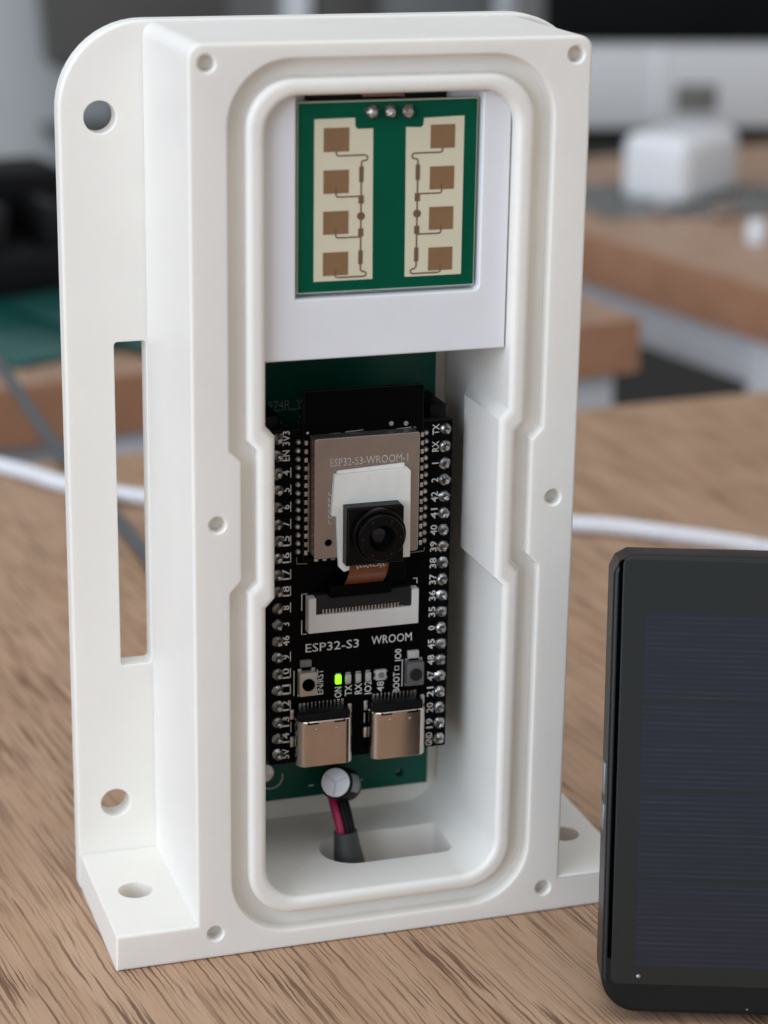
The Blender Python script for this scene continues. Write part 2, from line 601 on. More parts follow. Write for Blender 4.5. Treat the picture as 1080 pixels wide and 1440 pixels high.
# the desk the objects stand on: its far edge runs just behind the white cable
fr = edge_rot(-17, 256, 202, 273)
def desk_pt(u, v):
    return (-17+u*math.cos(fr)-v*math.sin(fr), 256+u*math.sin(fr)+v*math.cos(fr))
bm = bm_new()
crn = [desk_pt(-700, -1100), desk_pt(900, -1100), desk_pt(900, 0), desk_pt(-700, 0)]
top = [bm.verts.new((x, y, 0)) for x, y in crn]
bot = [bm.verts.new((x, y, -25)) for x, y in crn]
bm.faces.new(top); bm.faces.new(bot); bridge(bm, top, bot)
struct('desk_surface', bm, 'desk')
bm = bm_new()
bm.faces.new([bm.verts.new(p) for p in ((-4500, -2500, -740), (6500, -2500, -740), (6500, 5600, -740), (-4500, 5600, -740))])
struct('floor', bm, 'carpet')
bm = bm_new()
bm.faces.new([bm.verts.new(p) for p in ((-4500, 5500, -740), (6500, 5500, -740), (6500, 5500, 2400), (-4500, 5500, 2400))])
struct('wall', bm, 'wall')

# ------------------------------------------------------------------ white printed enclosure
def notched(w, wn, z0, z1, r, rb, a0, a1, b0, b1):
    """rounded window outline, narrowed between a1 and b0 (the screw bosses); a0 < a1 < b0 < b1"""
    out = []
    out += arc(-w+rb, z0+rb, rb, 180, 270, 10)
    out += arc(w-rb, z0+rb, rb, 270, 360, 10)
    out += [(w, a0), (wn, a1), (wn, b0), (w, b1)]
    out += arc(w-r, z1-r, r, 0, 90, 10)
    out += arc(-w+r, z1-r, r, 90, 180, 10)
    out += [(-w, b1), (-wn, b0), (-wn, a1), (-w, a0)]
    return out

enc = thing('sensor_enclosure', (0, 14, 0), 'white 3D-printed open enclosure with flange and feet standing on the wooden desk', 'enclosure')
GO = notched(22.85, 21.2, 2.9, 129.1, 8.8, 9.0, 56.0, 57.8, 74.9, 76.6)
RO = notched(20.25, 18.9, 5.4, 126.5, 6.6, 7.0, 55.6, 57.0, 76.2, 77.7)
OP = notched(17.65, 16.35, 7.8, 124.2, 4.9, 5.4, 53.2, 54.6, 78.1, 79.6)
OPF = notched(17.65, 17.64, 7.8, 124.2, 4.9, 5.4, 53.2, 54.6, 78.1, 79.6)
HB = 131.3
outer = [(-40.0, 0.03), (40.0, 0.03), (40.0, 5.6), (28.1, 5.6)]
outer += arc(28.1-2.0, HB-2.0, 2.0, 0, 90, 6)
outer += arc(-28.1+2.0, HB-2.0, 2.0, 90, 180, 6)
outer += [(-28.1, 5.6), (-40.0, 5.6)]
bm = bm_new()
so = loft(bm, bevel_seq(outer, 0, 27.9, 0.45, 0, -1, 4))
bm.faces.new(so[-1])
rd = 0.95                                    # rounding of the sealing rim
seq = [(offset(GO, 0.35), 0.0), (offset(GO, 0.1), 0.1), (GO, 0.35), (GO, 2.3), (offset(GO, -0.2), 2.5), (offset(RO, 0.2), 2.5), (RO, 2.3), (RO, rd)]
for i in range(1, 6):
    t = PI/2*i/5
    seq.append((offset(RO, -rd*(1-math.cos(t))), rd*(1-math.sin(t))))
for i in range(0, 5):
    t = PI/2*i/5
    seq.append((offset(OP, rd*(1-math.sin(t))), rd*(1-math.cos(t))))
seq += [(OP, rd), (OP, 15.0), (OPF, 16.6), (OPF, 27.4)]
rs = loft(bm, seq)
fill(bm, [rs[-1]])
caps = [so[0], rs[0]]
SCREWS = [(-25.6, 128.7), (25.7, 128.75), (-25.4, 3.95), (25.55, 4.05), (-24.6, 66.2), (24.75, 66.15)]
for x, z in SCREWS:
    k = loft(bm, [(circle(x, z, 1.38, 18), 0), (circle(x, z, 1.1, 18), 0.3), (circle(x, z, 1.05, 18), 1.9)])
    bm.faces.new(k[-1])
    caps.append(k[0])
fill(bm, caps)
housing = put('housing', bm, 'white', enc)
def cutter(bm):
    return put('cutter', bm, 'white')
def vprism(loop, z0, z1):
    b = bm_new()
    lo = [b.verts.new((x, y, z0)) for x, y in loop]
    hi = [b.verts.new((x, y, z1)) for x, y in loop]
    bridge(b, lo, hi); b.faces.new(lo); b.faces.new(hi)
    return b
slot = rrect(-5.6, 14.2, 8.6, 18.6, (4.99, 1.2, 1.2, 4.99), 8)
cut(housing, [cutter(vprism(circle(-34.3, 13.6, 2.55), -2, 9)), cutter(vprism(circle(34.3, 13.6, 2.55), -2, 9)),
              cutter(vprism(slot, -2, 12))])
fo = rrect(-40.15, 39.2, 0.06, 131.6, (0.0, 0.0, 12.5, 12.5), 14)
hl = []
for s in (-1, 1):
    hl += [circle(s*34.3, 118.3, 2.3, 28), circle(s*34.3, 13.7, 2.25, 28)]
    x0, x1 = (-33.0, -28.3) if s < 0 else (28.3, 33.0)
    hl.append(rrect(x0, x1, 36.1, 86.0, 0.55, 4))
put('mounting_flange', prism(fo, hl, 27.3, 30.7, 0.5, 0.4, 0.18), 'white', enc, wn=True)

# ------------------------------------------------------------------ sensor bracket and radar board
brk = thing('sensor_bracket', (0, 5, 88), 'white printed bracket plate holding the patch antenna board', 'bracket')
HX = 17.45
pk = [(-HX, 88.1), (HX, 88.1), (HX, 123.9), (13.35, 123.9)]
pk += arc(13.35-0.8, 96.55+0.8, 0.8, 0, -90, 4)
pk += [(-13.0, 96.55), (-13.0, 123.9), (-HX, 123.9)]
bm = prism(pk, [], 2.2, 5.0, 0.25, 0)
put('pocket_frame', bm, 'white2', brk, wn=True)
put('back_plate', prism(rrect(-HX, HX, 88.1, 123.9, 0.3, 3), [rrect(-11.2, 9.0, 120.3, 123.2, 0.2, 2)], 5.0, 9.5, 0, 0.2), 'white2', brk, wn=True)

rad = thing('radar_board', (0, 4, 97), 'green square board with eight brown patch antennas on cream strips', 'circuit board')
RY = 3.0
put('substrate', prism(rrect(-12.45, 12.75, 97.3, 122.85, 0.15, 2), [], RY, RY+1.2, 0.05), 'green', rad)
put('board_edge', prism(rrect(-12.56, 12.86, 97.18, 122.97, 0.15, 2), [], RY+0.08, RY+1.1, 0.0), 'pcb_edge', rad)
strips = {
    -1: [(-10.25, 98.75), (-1.9, 98.75), (-2.05, 119.25), (-4.2, 119.25), (-4.55, 119.6), (-4.6, 120.75), (-10.25, 120.7)],
    1: [(2.75, 98.8), (10.95, 98.8), (10.9, 120.6), (5.15, 120.45), (5.05, 119.5), (4.7, 119.2), (2.6, 119.3)]}
PX = {-1: (-8.97, -5.4), 1: (6.1, 9.6)}
PZ = [(116.3, 119.5), (110.7, 113.85), (105.15, 108.3), (99.5, 102.7)]
for s in (-1, 1):
    st = put('antenna_strip', prism(strips[s], [], RY-0.04, RY+0.01, 0), 'cream', rad, smooth=False)
    for z0, z1 in PZ:
        put('patch', box(PX[s][0], PX[s][1], RY-0.08, RY-0.03, z0, z1), 'copper', st, smooth=False)
    px = (PX[s][0]+PX[s][1])/2
    fx = -3.65 if s < 0 else 4.35             # the trunk line
    e = -s
    far = fx+e*0.85
    ty = RY-0.04
    bm = bm_new()
    def hook(z, zo):
        return [(px, z), (px, zo+0.3), (px+e*0.1, zo+0.08), (px+e*0.35, zo)]
    strip(hook(116.3, 115.75)+[(far-e*0.3, 115.75), (far-e*0.05, 115.55), (far, 115.35), (far-e*0.1, 115.1), (far-e*0.4, 115.0), (fx+e*0.1, 114.95), (fx, 114.7), (fx, 101.0), (fx, 100.2), (fx+e*0.2, 99.9), (far-e*0.3, 99.85), (far, 99.6), (far-e*0.1, 99.3), (far-e*0.4, 99.2), (px+e*0.4, 99.2), (px, 99.3), (px, 100.4)], 0.2, ty, 0.05, bm)
    strip([(px, 111.5)]+hook(110.7, 110.2)+[(fx, 110.2)], 0.2, ty, 0.045, bm)
    strip([(px, 105.9)]+hook(105.1, 104.65)+[(fx, 104.65)], 0.2, ty, 0.045, bm)
    for z0, z1, w in ((112.1, 114.2, 0.6), (109.2, 110.3, 0.72), (104.7, 105.8, 0.72), (100.9, 102.8, 0.6)):
        box(fx-w/2, fx+w/2, ty-0.06, ty, z0, z1, 0, bm)
    put('feed_line', bm, 'trace', st, smooth=False)
    put('via', lathe([(0.55, 0), (0.55, 0.07), (0.2, 0.07)], (fx, ty, 107.5), n=16), 'trace', st)
pinr = None
for x, z in ((-2.35, 121.5), (0.2, 121.55), (2.75, 121.5)):
    bm = lathe([(1.0, -0.02), (0.98, 0.3), (0.85, 0.7), (0.62, 1.0), (0.42, 1.25), (0, 1.35)], (x, RY, z), n=14)
    for v in bm.verts:
        v.co += Vector((random.uniform(-.08, .08), random.uniform(-.06, .06), random.uniform(-.12, .08)))
    put('solder_joint', bm, 'solder', rad)
put('header_strip', box(-11.0, 8.8, 4.25, 6.8, 122.9, 124.0, 0.15), 'black_plastic', rad)
wr = thing('jumper_wire', (0, 4, 123), 'thin pinkish wire looping above the patch antenna board', 'wire')
put('insulation', tube(spline([(-5, 6.0, 122.5), (-3.5, 4.6, 123.45), (0, 4.2, 123.6), (2.2, 4.3, 123.5), (3.2, 5, 122.9)], 6), 0.3, 8), 'pink_wire', wr)

# ------------------------------------------------------------------ green carrier board at the back
car = thing('carrier_board', (0, 25, 12), 'large dark green carrier board behind the black microcontroller board', 'circuit board')
GY = 24.0
put('substrate', prism(rrect(-16.0, 15.0, 12.4, 92.0, 0.2, 2), [circle(10.45, 14.5, 0.62, 16)], GY, GY+1.6, 0.06), 'green_dark', car, wn=True)
text('board_lettering', '974R_Y', -8.35, 75.9, GY-0.02, 1.35, 'silk_dim', car, 0, 5.3)
put('silk_line', strip([(-12.5, 75.0), (-5.7, 75.2)], 0.14, GY), 'silk_dim', car)
for x, z in ((-9.4, 73.6), (-8.9, 73.2), (-6.2, 73.8), (-6.3, 73.2)):
    put('test_point', lathe([(0.22, 0), (0.18, 0.1)], (x, GY, z), n=10), 'silk_dim', car)
put('silk_line', strip([(-4.5, 14.2), (-3.7, 14.25)], 0.2, GY), 'silk', car)
put('silk_line', strip([(3.3, 14.1), (4.3, 14.15)], 0.22, GY), 'silk', car)
put('silk_line', strip([(-10.6+1.9*math.cos(a), 16.4+1.9*math.sin(a)) for a in [x*0.2-2.2 for x in range(13)]], 0.14, GY), 'silk', car)
put('mounting_pad', lathe([(1.5, 0), (1.45, 0.05), (0.7, 0.05)], (-11.6, GY, 17.2), n=20), 'solder_dull', car)
for x in (-12.65, 12.65):
    put('header_socket', box(x-1.27, x+1.27, 15.9, GY-0.01, 23.2, 76.6, 0.15), 'black_plastic', car)
# electrolytic capacitor, bent towards the viewer
ax = Vector((-0.44, -0.78, 0.44)).normalized()
ct = Vector((-3.0, 14.6, 18.7))
cb = ct-ax*8.2
put('capacitor', lathe([(2.55, 0), (2.6, 0.15), (2.6, 0.9), (2.6, 1.15), (2.6, 1.5), (2.6, 7.7), (2.5, 8.0), (2.22, 8.12)], cb, ax, 28), 'black_plastic', car)
capo = [o for o in car.children if o.name.startswith('capacitor')][0]
bm = lathe([(2.23, 8.08), (2.17, 8.16), (0, 8.17)], cb, ax, 28)
put('capacitor_top', bm, 'cap_top', capo)
q = ax.to_track_quat('Z', 'Y')
bm = bm_new()
for i in range(3):                            # scored vent lines
    a = 0.5+i*2*PI/3
    d = q @ Vector((math.cos(a), math.sin(a), 0)); e = q @ Vector((-math.sin(a), math.cos(a), 0))
    base = ct
    ps = [base+d*0.05+e*0.05, base+d*2.0+e*0.05, base+d*2.0-e*0.05, base+d*0.05-e*0.05]
    bm.faces.new([bm.verts.new(p+ax*0.02) for p in ps])
put('vent_score', bm, 'cap_stripe', capo, smooth=False)
bm = bm_new()
aa = [(-0.55+0.11*i) for i in range(11)]
right = (Vector(RT)-ax*Vector(RT).dot(ax)).normalized()
upv = ax.cross(right)
lo = [cb+ax*1.6+(right*math.cos(a)+upv*math.sin(a))*2.63 for a in aa]
hi = [cb+ax*7.7+(right*math.cos(a)+upv*math.sin(a))*2.63 for a in aa]
vl = [bm.verts.new(p) for p in lo]; vh = [bm.verts.new(p) for p in hi]
for i in range(10):
    bm.faces.new((vl[i], vl[i+1], vh[i+1], vh[i]))
put('capacitor_stripe', bm, 'cap_stripe', capo)

# ------------------------------------------------------------------ black microcontroller board
esp = thing('microcontroller_board', (0, 13, 24), 'black microcontroller board with silver shield and two USB ports in the enclosure', 'circuit board')
Y0 = 12.2
put('substrate', prism(rrect(-14.0, 13.65, 23.9, 75.25, 0.25, 3), [], Y0, Y0+1.6, 0.05), 'black_pcb', esp)
put('board_edge', box(-13.95, 13.6, Y0+0.1, Y0+1.5, 75.2, 75.32), 'dark_plastic', esp)
NP = 20
zp = [74.25-i*(48.75/19) for i in range(NP)]
LL = ['3V3', 'EN', '4', '5', '6', '7', '15', '16', '17', '18', '8', '3', '46', '9', '10', '11', '12', '13', '14', '5V']
RL = ['TX', 'RX', '1', '2', '42', '41', '40', '39', '38', '37', '36', '35', '0', '45', '48', '47', '21', '20', '19', 'GND']
pin_src = []
for k in range(4):
    bm = lathe([(0.92, -0.01), (0.9, 0.10), (0.66, 0.32), (0.45, 0.62), (0.36, 0.95), (0.33, 1.25), (0.0, 1.36)], (0, 0, 0), n=12)
    for v in bm.verts:
        if v.co.y < -0.05:
            v.co += Vector((random.uniform(-.10, .10), random.uniform(-.08, .08), random.uniform(-.10, .10)))
    pin_src.append(to_mesh(bm, 'header_pin', Vector((0, 0, 0)), True, 55))
    pin_src[-1].materials.append(M['solder'])
def place(me, name, parent, org, rz=0.0, ry=0.0):
    o = bpy.data.objects.new(name, me)
    C.objects.link(o); o.parent = parent
    o.location = (Vector(org)-WP[parent])*S
    o.rotation_euler = (0, ry, rz)
    WP[o] = Vector(org)
    return o
for i, z in enumerate(zp):
    place(pin_src[random.randrange(4)], 'header_pin', esp, (-12.72, Y0, z), 0, random.uniform(0, 6.28))
    place(pin_src[random.randrange(4)], 'header_pin', esp, (12.52, Y0, z-0.35), 0, random.uniform(0, 6.28))
    kw = {1: 0.95, 2: 1.6, 3: 2.15}
    text('pin_label', LL[i], -11.5, z, Y0-0.02, 1.05, 'silk', esp, 90, kw[len(LL[i])] if len(LL[i]) > 1 else None, 0.012)
    text('pin_label', RL[i], 11.05 if len(RL[i]) < 3 else 11.0, z-0.3, Y0-0.02, 1.0, 'silk', esp, 90, kw[len(RL[i])] if len(RL[i]) > 1 else None, 0.012)
bm = bm_new()
for i in range(20):                            # underlines beside the left-hand labels
    if i in (2, 3, 4, 5, 6, 7, 8, 9, 10, 13, 14, 15, 16):
        strip([(-10.8, zp[i]-0.75), (-10.8, zp[i]+0.75)], 0.12, Y0, 0.02, bm)
tag(put('label_underline', bm, 'silk', esp, smooth=False), kind='stuff')

mod = put('radio_module', prism(rrect(-9.1, 8.75, 55.9, 81.05, 0.15, 2), [], Y0-0.95, Y0-0.02, 0.05), 'black_matte', esp)
put('module_edge', prism(rrect(-9.16, 8.81, 55.84, 81.12, 0.15, 2), [rrect(-8.9, 8.55, 56.1, 80.86, 0.1, 2)], Y0-0.88, Y0-0.06, 0), 'dark_plastic', mod)
for x, z in ((3.9, 75.6), (6.15, 75.45)):
    put('test_point', lathe([(0.36, 0), (0.34, 0.04), (0, 0.05)], (x, Y0-0.95, z), n=14), 'solder_dull', mod)
bm = bm_new()
for x0, z0, x1, z1 in ((-8.2, 74.55, -4.2, 74.75), (-4.0, 74.8, -3.6, 74.6), (-3.0, 74.85, -0.4, 74.95), (-0.9, 75.0, -0.3, 75.0), (4.7, 74.75, 7.0, 74.85), (7.3, 74.9, 7.7, 74.7)):
    strip([(x0, z0), (x1, z1)], 0.13, Y0-0.95, 0.03, bm)
tag(put('silk_mark', bm, 'silk_dim', mod, smooth=False), kind='stuff')
put('silk_mark', strip([(-8.75, 75.0), (-8.45, 75.2)], 0.3, Y0-0.95), 'silk', mod)
shl = put('shield', prism(rrect(-8.2, 7.6, 56.7, 74.75, 0.5, 4), [circle(-6.05, 59.1, 0.55, 16)], Y0-3.2, Y0-0.96, 0.22, 0, 0.03), 'shield', mod, wn=True)
put('shield_hole', lathe([(0.54, 0), (0.5, 0.02)], (-6.05, Y0-2.9, 59.1), n=16), 'bank_slot', mod)
text('shield_lettering', 'ESP32-S3-WROOM-1', -0.05, 71.1, Y0-3.22, 1.15, 'etch', mod, 0, 11.7)
bm = bm_new()
for i in range(6):
    z = 62.0+i*0.85
    strip([(-6.1+random.uniform(-.1, .1), z), (-5.4, z+random.uniform(-.1, .3))], 0.16, Y0-3.2, 0.02, bm)
    strip([(-6.05, z), (-6.05, z+0.5)], 0.14, Y0-3.2, 0.02, bm)
tag(put('etched_mark', bm, 'etch', mod, smooth=False), kind='stuff')
# castellations along both sides and the bottom of the module
for s, xo, xi in ((-1, -9.72, -9.05), (1, 9.52, 8.95)):
    bm = bm_new(); b2 = bm_new()
    for i in range(14):
        z = 73.6-i*1.27
        a = lathe([(0.46, 0), (0.42, 0.2), (0.26, 0.38), (0, 0.42)], (xo+random.uniform(-.05, .05), Y0, z), n=8)
        merge(bm, a)
        box(min(xi, xi-s*0.55), max(xi, xi-s*0.55), Y0-1.02, Y0-0.3, z-0.36, z+0.36, 0.08, b2, 1)
    tag(put('solder_row', bm, 'solder_dull', mod), kind='stuff')
    tag(put('castellation_row', b2, 'solder_dull', mod), kind='stuff')
bm = bm_new()
for i in range(12):
    x = -7.2+i*1.27
    box(x-0.33, x+0.33, Y0-1.02, Y0-0.1, 55.6, 56.2, 0.08, bm, 1)
tag(put('castellation_row', bm, 'solder_dull', mod), kind='stuff')
put('silk_line', strip([(-8.45, 70.7), (-8.45, 57.3)], 0.2, Y0-0.95, 0.2), 'shield', mod)
put('silk_line', strip([(-9.9, 56.2), (-9.9, 55.2), (-8.3, 55.1)], 0.12, Y0), 'silk_dim', esp)
put('silk_line', strip([(7.0, 55.3), (9.6, 55.45), (9.65, 56.0)], 0.12, Y0), 'silk_dim', esp)

# flat cable connector
con = put('cable_connector', prism([(-8.55, 44.85), (8.35, 44.85), (8.35, 50.2), (7.3, 50.2), (7.3, 47.6), (-7.4, 47.6), (-7.4, 50.2), (-8.55, 50.2)], [], Y0-1.8, Y0-0.01, 0.12), 'connector', esp)
put('latch', prism([(-7.3, 47.7), (-6.2, 47.7), (-6.2, 48.1), (6.2, 48.1), (6.2, 47.7), (7.2, 47.7), (7.2, 50.6), (-7.3, 50.6)], [], Y0-1.55, Y0-0.1, 0.15), 'dark_plastic', con)
put('black_block', box(-5.6, 3.9, Y0-2.6, Y0-0.3, 50.3, 52.2, 0.3), 'black_matte', con)  # plain black box across the lower ribbon, above the latch
bm = bm_new(); b2 = bm_new()
for i in range(24):
    x = -6.3+i*0.5
    box(x-0.09, x+0.09, Y0-1.62, Y0-1.5, 47.5, 48.35, 0, bm)
    box(x-0.1, x+0.1, Y0-0.15, Y0-0.02, 44.3, 44.9, 0, b2)
tag(put('contact_row', bm, 'solder_dull', con, smooth=False), kind='stuff')
tag(put('solder_lead_row', b2, 'solder_dull', con, smooth=False), kind='stuff')
put('silk_outline', strip([(-8.3, 50.45), (-9.1, 50.45), (-9.1, 47.9)], 0.14, Y0), 'silk', con)
put('silk_outline', strip([(-9.1, 46.4), (-9.1, 44.2), (-8.4, 44.2)], 0.14, Y0), 'silk', con)
put('silk_outline', strip([(8.0, 51.3), (8.6, 51.3), (8.6, 50.5)], 0.14, Y0), 'silk', con)

text('board_lettering', 'ESP32-S3', -4.4, 41.95, Y0-0.02, 1.3, 'silk', esp, 0, 8.2)
text('board_lettering', 'WROOM', 4.8, 42.15, Y0-0.02, 1.3, 'silk', esp, 0, 6.3)

# buttons, chip capacitors and lamps
def chip(name, x, z, w, h, t, m, ends=0.0, parent=esp):
    o = put(name, box(x-w/2, x+w/2, Y0-t, Y0-0.01, z-h/2, z+h/2, 0.08), m, parent)
    if ends:
        for sg in (-1, 1):
            put('solder_end', box(x-w/2-0.06, x+w/2+0.06, Y0-t-0.03, Y0-0.02, z+sg*(h/2)-0.25, z+sg*(h/2)+0.25, 0.08), 'solder', o)
    return o
for bx, bz, body, act in ((-8.45, 36.75, 'button_body', 'bank_slot'), (8.2, 36.6, 'button_grey', 'dark_plastic')):
    b = put('push_button', box(bx-1.35, bx+1.35, Y0-1.5, Y0-0.01, bz-1.85, bz+1.85, 0.2), body, esp)
    put('actuator', lathe([(0.95, 0), (0.95, 0.22), (0.88, 0.3), (0, 0.3)], (bx, Y0-1.5, bz), n=20), act, b)
    for sx in (-1, 1):
        for sz in (-1, 1):
            put('leg', box(bx+sx*1.05-0.3, bx+sx*1.05+0.3, Y0-0.4, Y0-0.02, bz+sz*1.95-0.25, bz+sz*1.95+0.25, 0.06), 'solder', b)
chip('chip_capacitor', -8.6, 39.75, 1.7, 1.0, 0.7, 'ceramic', 0)
chip('chip_capacitor', 8.1, 39.45, 1.7, 1.15, 0.7, 'led_off', 0)
put('silk_line', strip([(-10.25, 38.6), (-10.25, 34.6)], 0.14, Y0), 'silk', esp)
put('silk_line', strip([(6.55, 38.6), (6.55, 34.3)], 0.14, Y0), 'silk', esp)
text('component_label', 'EN/RST', -6.25, 36.4, Y0-0.02, 0.95, 'silk', esp, 90, 4.0, 0.008)
text('component_label', 'BOOT', 5.65, 35.05, Y0-0.02, 1.0, 'silk', esp, 90, 3.2, 0.012)
text('component_label', 'IO0', 5.85, 39.4, Y0-0.02, 1.0, 'silk', esp, 90, 1.9, 0.012)
put('silk_square', strip([(5.4, 37.0), (5.4, 37.6), (6.0, 37.6), (6.0, 37.0), (5.35, 37.0)], 0.12, Y0), 'silk', esp)
for nm, x, m in (('power_led', -3.52, 'led_on'), ('transmit_led', -1.98, 'led_off'), ('receive_led', -0.42, 'led_off'), ('status_led', 1.12, 'led_off')):
    l = put(nm, box(x-0.42, x+0.42, Y0-0.55, Y0-0.01, 35.95, 37.25, 0.1), m, esp)
    put('solder_end', box(x-0.4, x+0.4, Y0-0.3, Y0-0.02, 37.28, 37.6, 0.06), 'solder', l)
    if m != 'led_on':
        put('solder_end', box(x-0.4, x+0.4, Y0-0.3, Y0-0.02, 35.65, 35.93, 0.06), 'solder', l)
l = put('colour_led', box(2.2, 3.85, Y0-0.7, Y0-0.01, 35.9, 37.5, 0.1), 'led_off', esp)
put('led_window', lathe([(0.5, 0), (0.5, 0.02), (0, 0.02)], (3.05, Y0-0.7, 36.7), n=16), 'ceramic', l)
for sx in (2.15, 3.9):
    for sz in (36.2, 37.2):
        put('solder_end', box(sx-0.2, sx+0.2, Y0-0.4, Y0-0.02, sz-0.2, sz+0.2, 0.05), 'solder', l)
for s, x, z in (('ON', -3.45, 34.45), ('TX', -1.85, 34.55), ('RX', -0.3, 34.65), ('IO2', 1.2, 34.7), ('48', 3.15, 34.65)):
    text('component_label', s, x, z, Y0-0.02, 1.05, 'silk', esp, 90, {2: 1.7, 3: 2.1}[len(s)], 0.012)

# the two USB sockets, mouths downwards
def usb(cx, zt, zb):
    loop = rrect(cx-4.3, cx+4.3, Y0-3.2, Y0-0.02, 1.35, 6)
    bm = bm_new()
    def P(l, z):
        return [bm.verts.new((x, y, z)) for x, y in l]
    a = P(offset(loop, -0.12), zt); a2 = P(loop, zt-0.12); b2 = P(loop, zb+0.1); b = P(offset(loop, -0.1), zb)
    c = P(offset(loop, -0.32), zb); d = P(offset(loop, -0.32), zb+5)
    for u, v in ((a, a2), (a2, b2), (b2, b), (b, c), (c, d)):
        bridge(bm, u, v)
    bm.faces.new(a); bm.faces.new(d)
    u = put('usb_port', bm, 'steel', esp)
    put('tongue', box(cx-3.2, cx+3.2, Y0-1.95, Y0-1.2, zb+0.9, zb+5, 0.1), 'black_plastic', u)
    put('rear_housing', box(cx-3.9, cx+3.9, Y0-2.5, Y0-0.02, zt-0.1, zt+1.0, 0.2), 'black_plastic', u)
    for sx in (-1, 1):                         # spring cut-outs and lugs on the shell
        put('spring_slot', box(cx+sx*2.0-0.8, cx+sx*2.0+0.8, Y0-3.225, Y0-3.19, zt-0.42, zt-0.18), 'bank_slot', u, smooth=False)
        put('spring_slot', box(cx+sx*2.75-0.12, cx+sx*2.75+0.12, Y0-3.225, Y0-3.19, zt-0.42, zt+0.0), 'bank_slot', u, smooth=False)
        put('weld_dimple', lathe([(0.2, 0), (0.14, 0.08), (0, 0.1)], (cx+sx*1.55, Y0-3.2, zt-1.35), n=10), 'solder', u)
        for z0, z1 in ((zt-0.5, zt+1.1), (zt-4.9, zt-3.2)):
            put('mounting_lug', box(cx+sx*4.45-0.35, cx+sx*4.45+0.35, Y0-0.5, Y0-0.02, z0, z1, 0.22), 'solder_dull', u)
        put('silk_line', strip([(cx+sx*4.55, zt-1.0), (cx+sx*4.55, zt-2.6)], 0.12, Y0), 'silk', u)
    bm = bm_new()
    for i in range(12):
        x = cx-3.25+i*0.59
        w = 0.2 if i in (0, 1, 10, 11) else 0.11
        box(x-w, x+w, Y0-0.5, Y0-0.02, zt+0.9, zt+2.0, 0.04, bm, 1)
    tag(put('solder_lead_row', bm, 'solder', u), kind='stuff')
    return u
usb(-6.15, 31.5, 24.3)
usb(5.25, 31.7, 24.2)

# ------------------------------------------------------------------ camera module on its foam pad
cm = thing('camera_module', (0, 8, 56), 'small black camera module stuck on a white foam pad', 'camera')
FY = Y0-3.23
put('foam_pad', prism([(-4.65, 55.5), (-3.95, 54.8), (-3.1, 55.0), (-2.8, 56.2), (6.05, 56.2), (5.95, 69.3), (5.4, 69.85), (-5.45, 69.45), (-5.85, 63.4), (-5.05, 63.2)], [], FY-0.9, FY, 0.12), 'foam', cm)
put('backing_film', prism([(-5.2, 68.0), (5.2, 68.4), (5.15, 70.35), (-4.9, 69.9)], [], FY-0.2, FY-0.01, 0.02), 'foam', cm)
hb = put('housing', prism([(-4.2, 56.3), (4.35, 56.3), (4.35, 64.65), (3.95, 65.05), (-4.2, 65.05)], [], FY-3.1, FY-0.9, 0.4, 0), 'lens_black', cm, wn=True)
lz = 60.9
lb = put('lens_barrel', lathe([(4.0, 0), (4.0, 0.9), (3.85, 1.1), (3.6, 1.12), (3.5, 0.95), (3.48, 0.95), (3.44, 2.0), (3.3, 2.2), (1.95, 2.25), (1.65, 1.2), (1.45, 0.7)], (0.35, FY-3.05, lz), n=40), 'lens_black', cm)
put('lens', lathe([(1.6, 0.9), (1.2, 1.15), (0.8, 1.3), (0.4, 1.38), (0, 1.4)], (0.35, FY-3.05, lz), n=28), 'glass', lb)
bm = bm_new()
for i in range(6):                            # grip notches round the barrel
    a = 2*PI*i/6
    box(0.35+2.8*math.cos(a)-0.18, 0.35+2.8*math.cos(a)+0.18, FY-5.28, FY-5.15, lz+2.8*math.sin(a)-0.18, lz+2.8*math.sin(a)+0.18, 0.04, bm, 1)
tag(put('grip_notch', bm, 'dark_plastic', lb), kind='stuff')
# amber ribbon from the camera down to the connector
bm = bm_new()
prof = [(FY-1.25, 56.6), (FY-1.2, 55.6), (FY-0.95, 54.6), (FY-0.4, 53.6), (FY+0.4, 52.7), (FY+1.3, 51.8), (FY+2.0, 50.9), (FY+2.2, 49.8)]
A = [bm.verts.new((-3.1-0.06*i, y, z)) for i, (y, z) in enumerate(prof)]
B = [bm.verts.new((2.75-0.03*i, y, z)) for i, (y, z) in enumerate(prof)]
A2 = [bm.verts.new((-3.1-0.06*i, y+0.12, z-0.05)) for i, (y, z) in enumerate(prof)]
B2 = [bm.verts.new((2.75-0.03*i, y+0.12, z-0.05)) for i, (y, z) in enumerate(prof)]
for i in range(len(prof)-1):
    bm.faces.new((A[i], B[i], B[i+1], A[i+1])); bm.faces.new((A2[i], B2[i], B2[i+1], A2[i+1]))
    bm.faces.new((A[i], A[i+1], A2[i+1], A2[i])); bm.faces.new((B[i], B[i+1], B2[i+1], B2[i]))
rb = put('ribbon_cable', bm, 'kapton', cm)
bm = bm_new()
for i in range(9):                            # illegible printed marks on the film
    x = -2.2+i*0.5
    strip([(x, 55.7+random.uniform(-.2, .2)), (x+0.2, 55.3+random.uniform(-.25, .25)), (x+0.38, 55.65+random.uniform(-.2, .2))], 0.12, FY-1.26, 0.03, bm)
tag(put('printed_mark', bm, 'silk', cm, smooth=False), kind='stuff')
put('ribbon_stiffener', box(2.7, 5.6, FY-0.85, FY+0.4, 52.8, 56.0, 0.3), 'black_matte', cm)

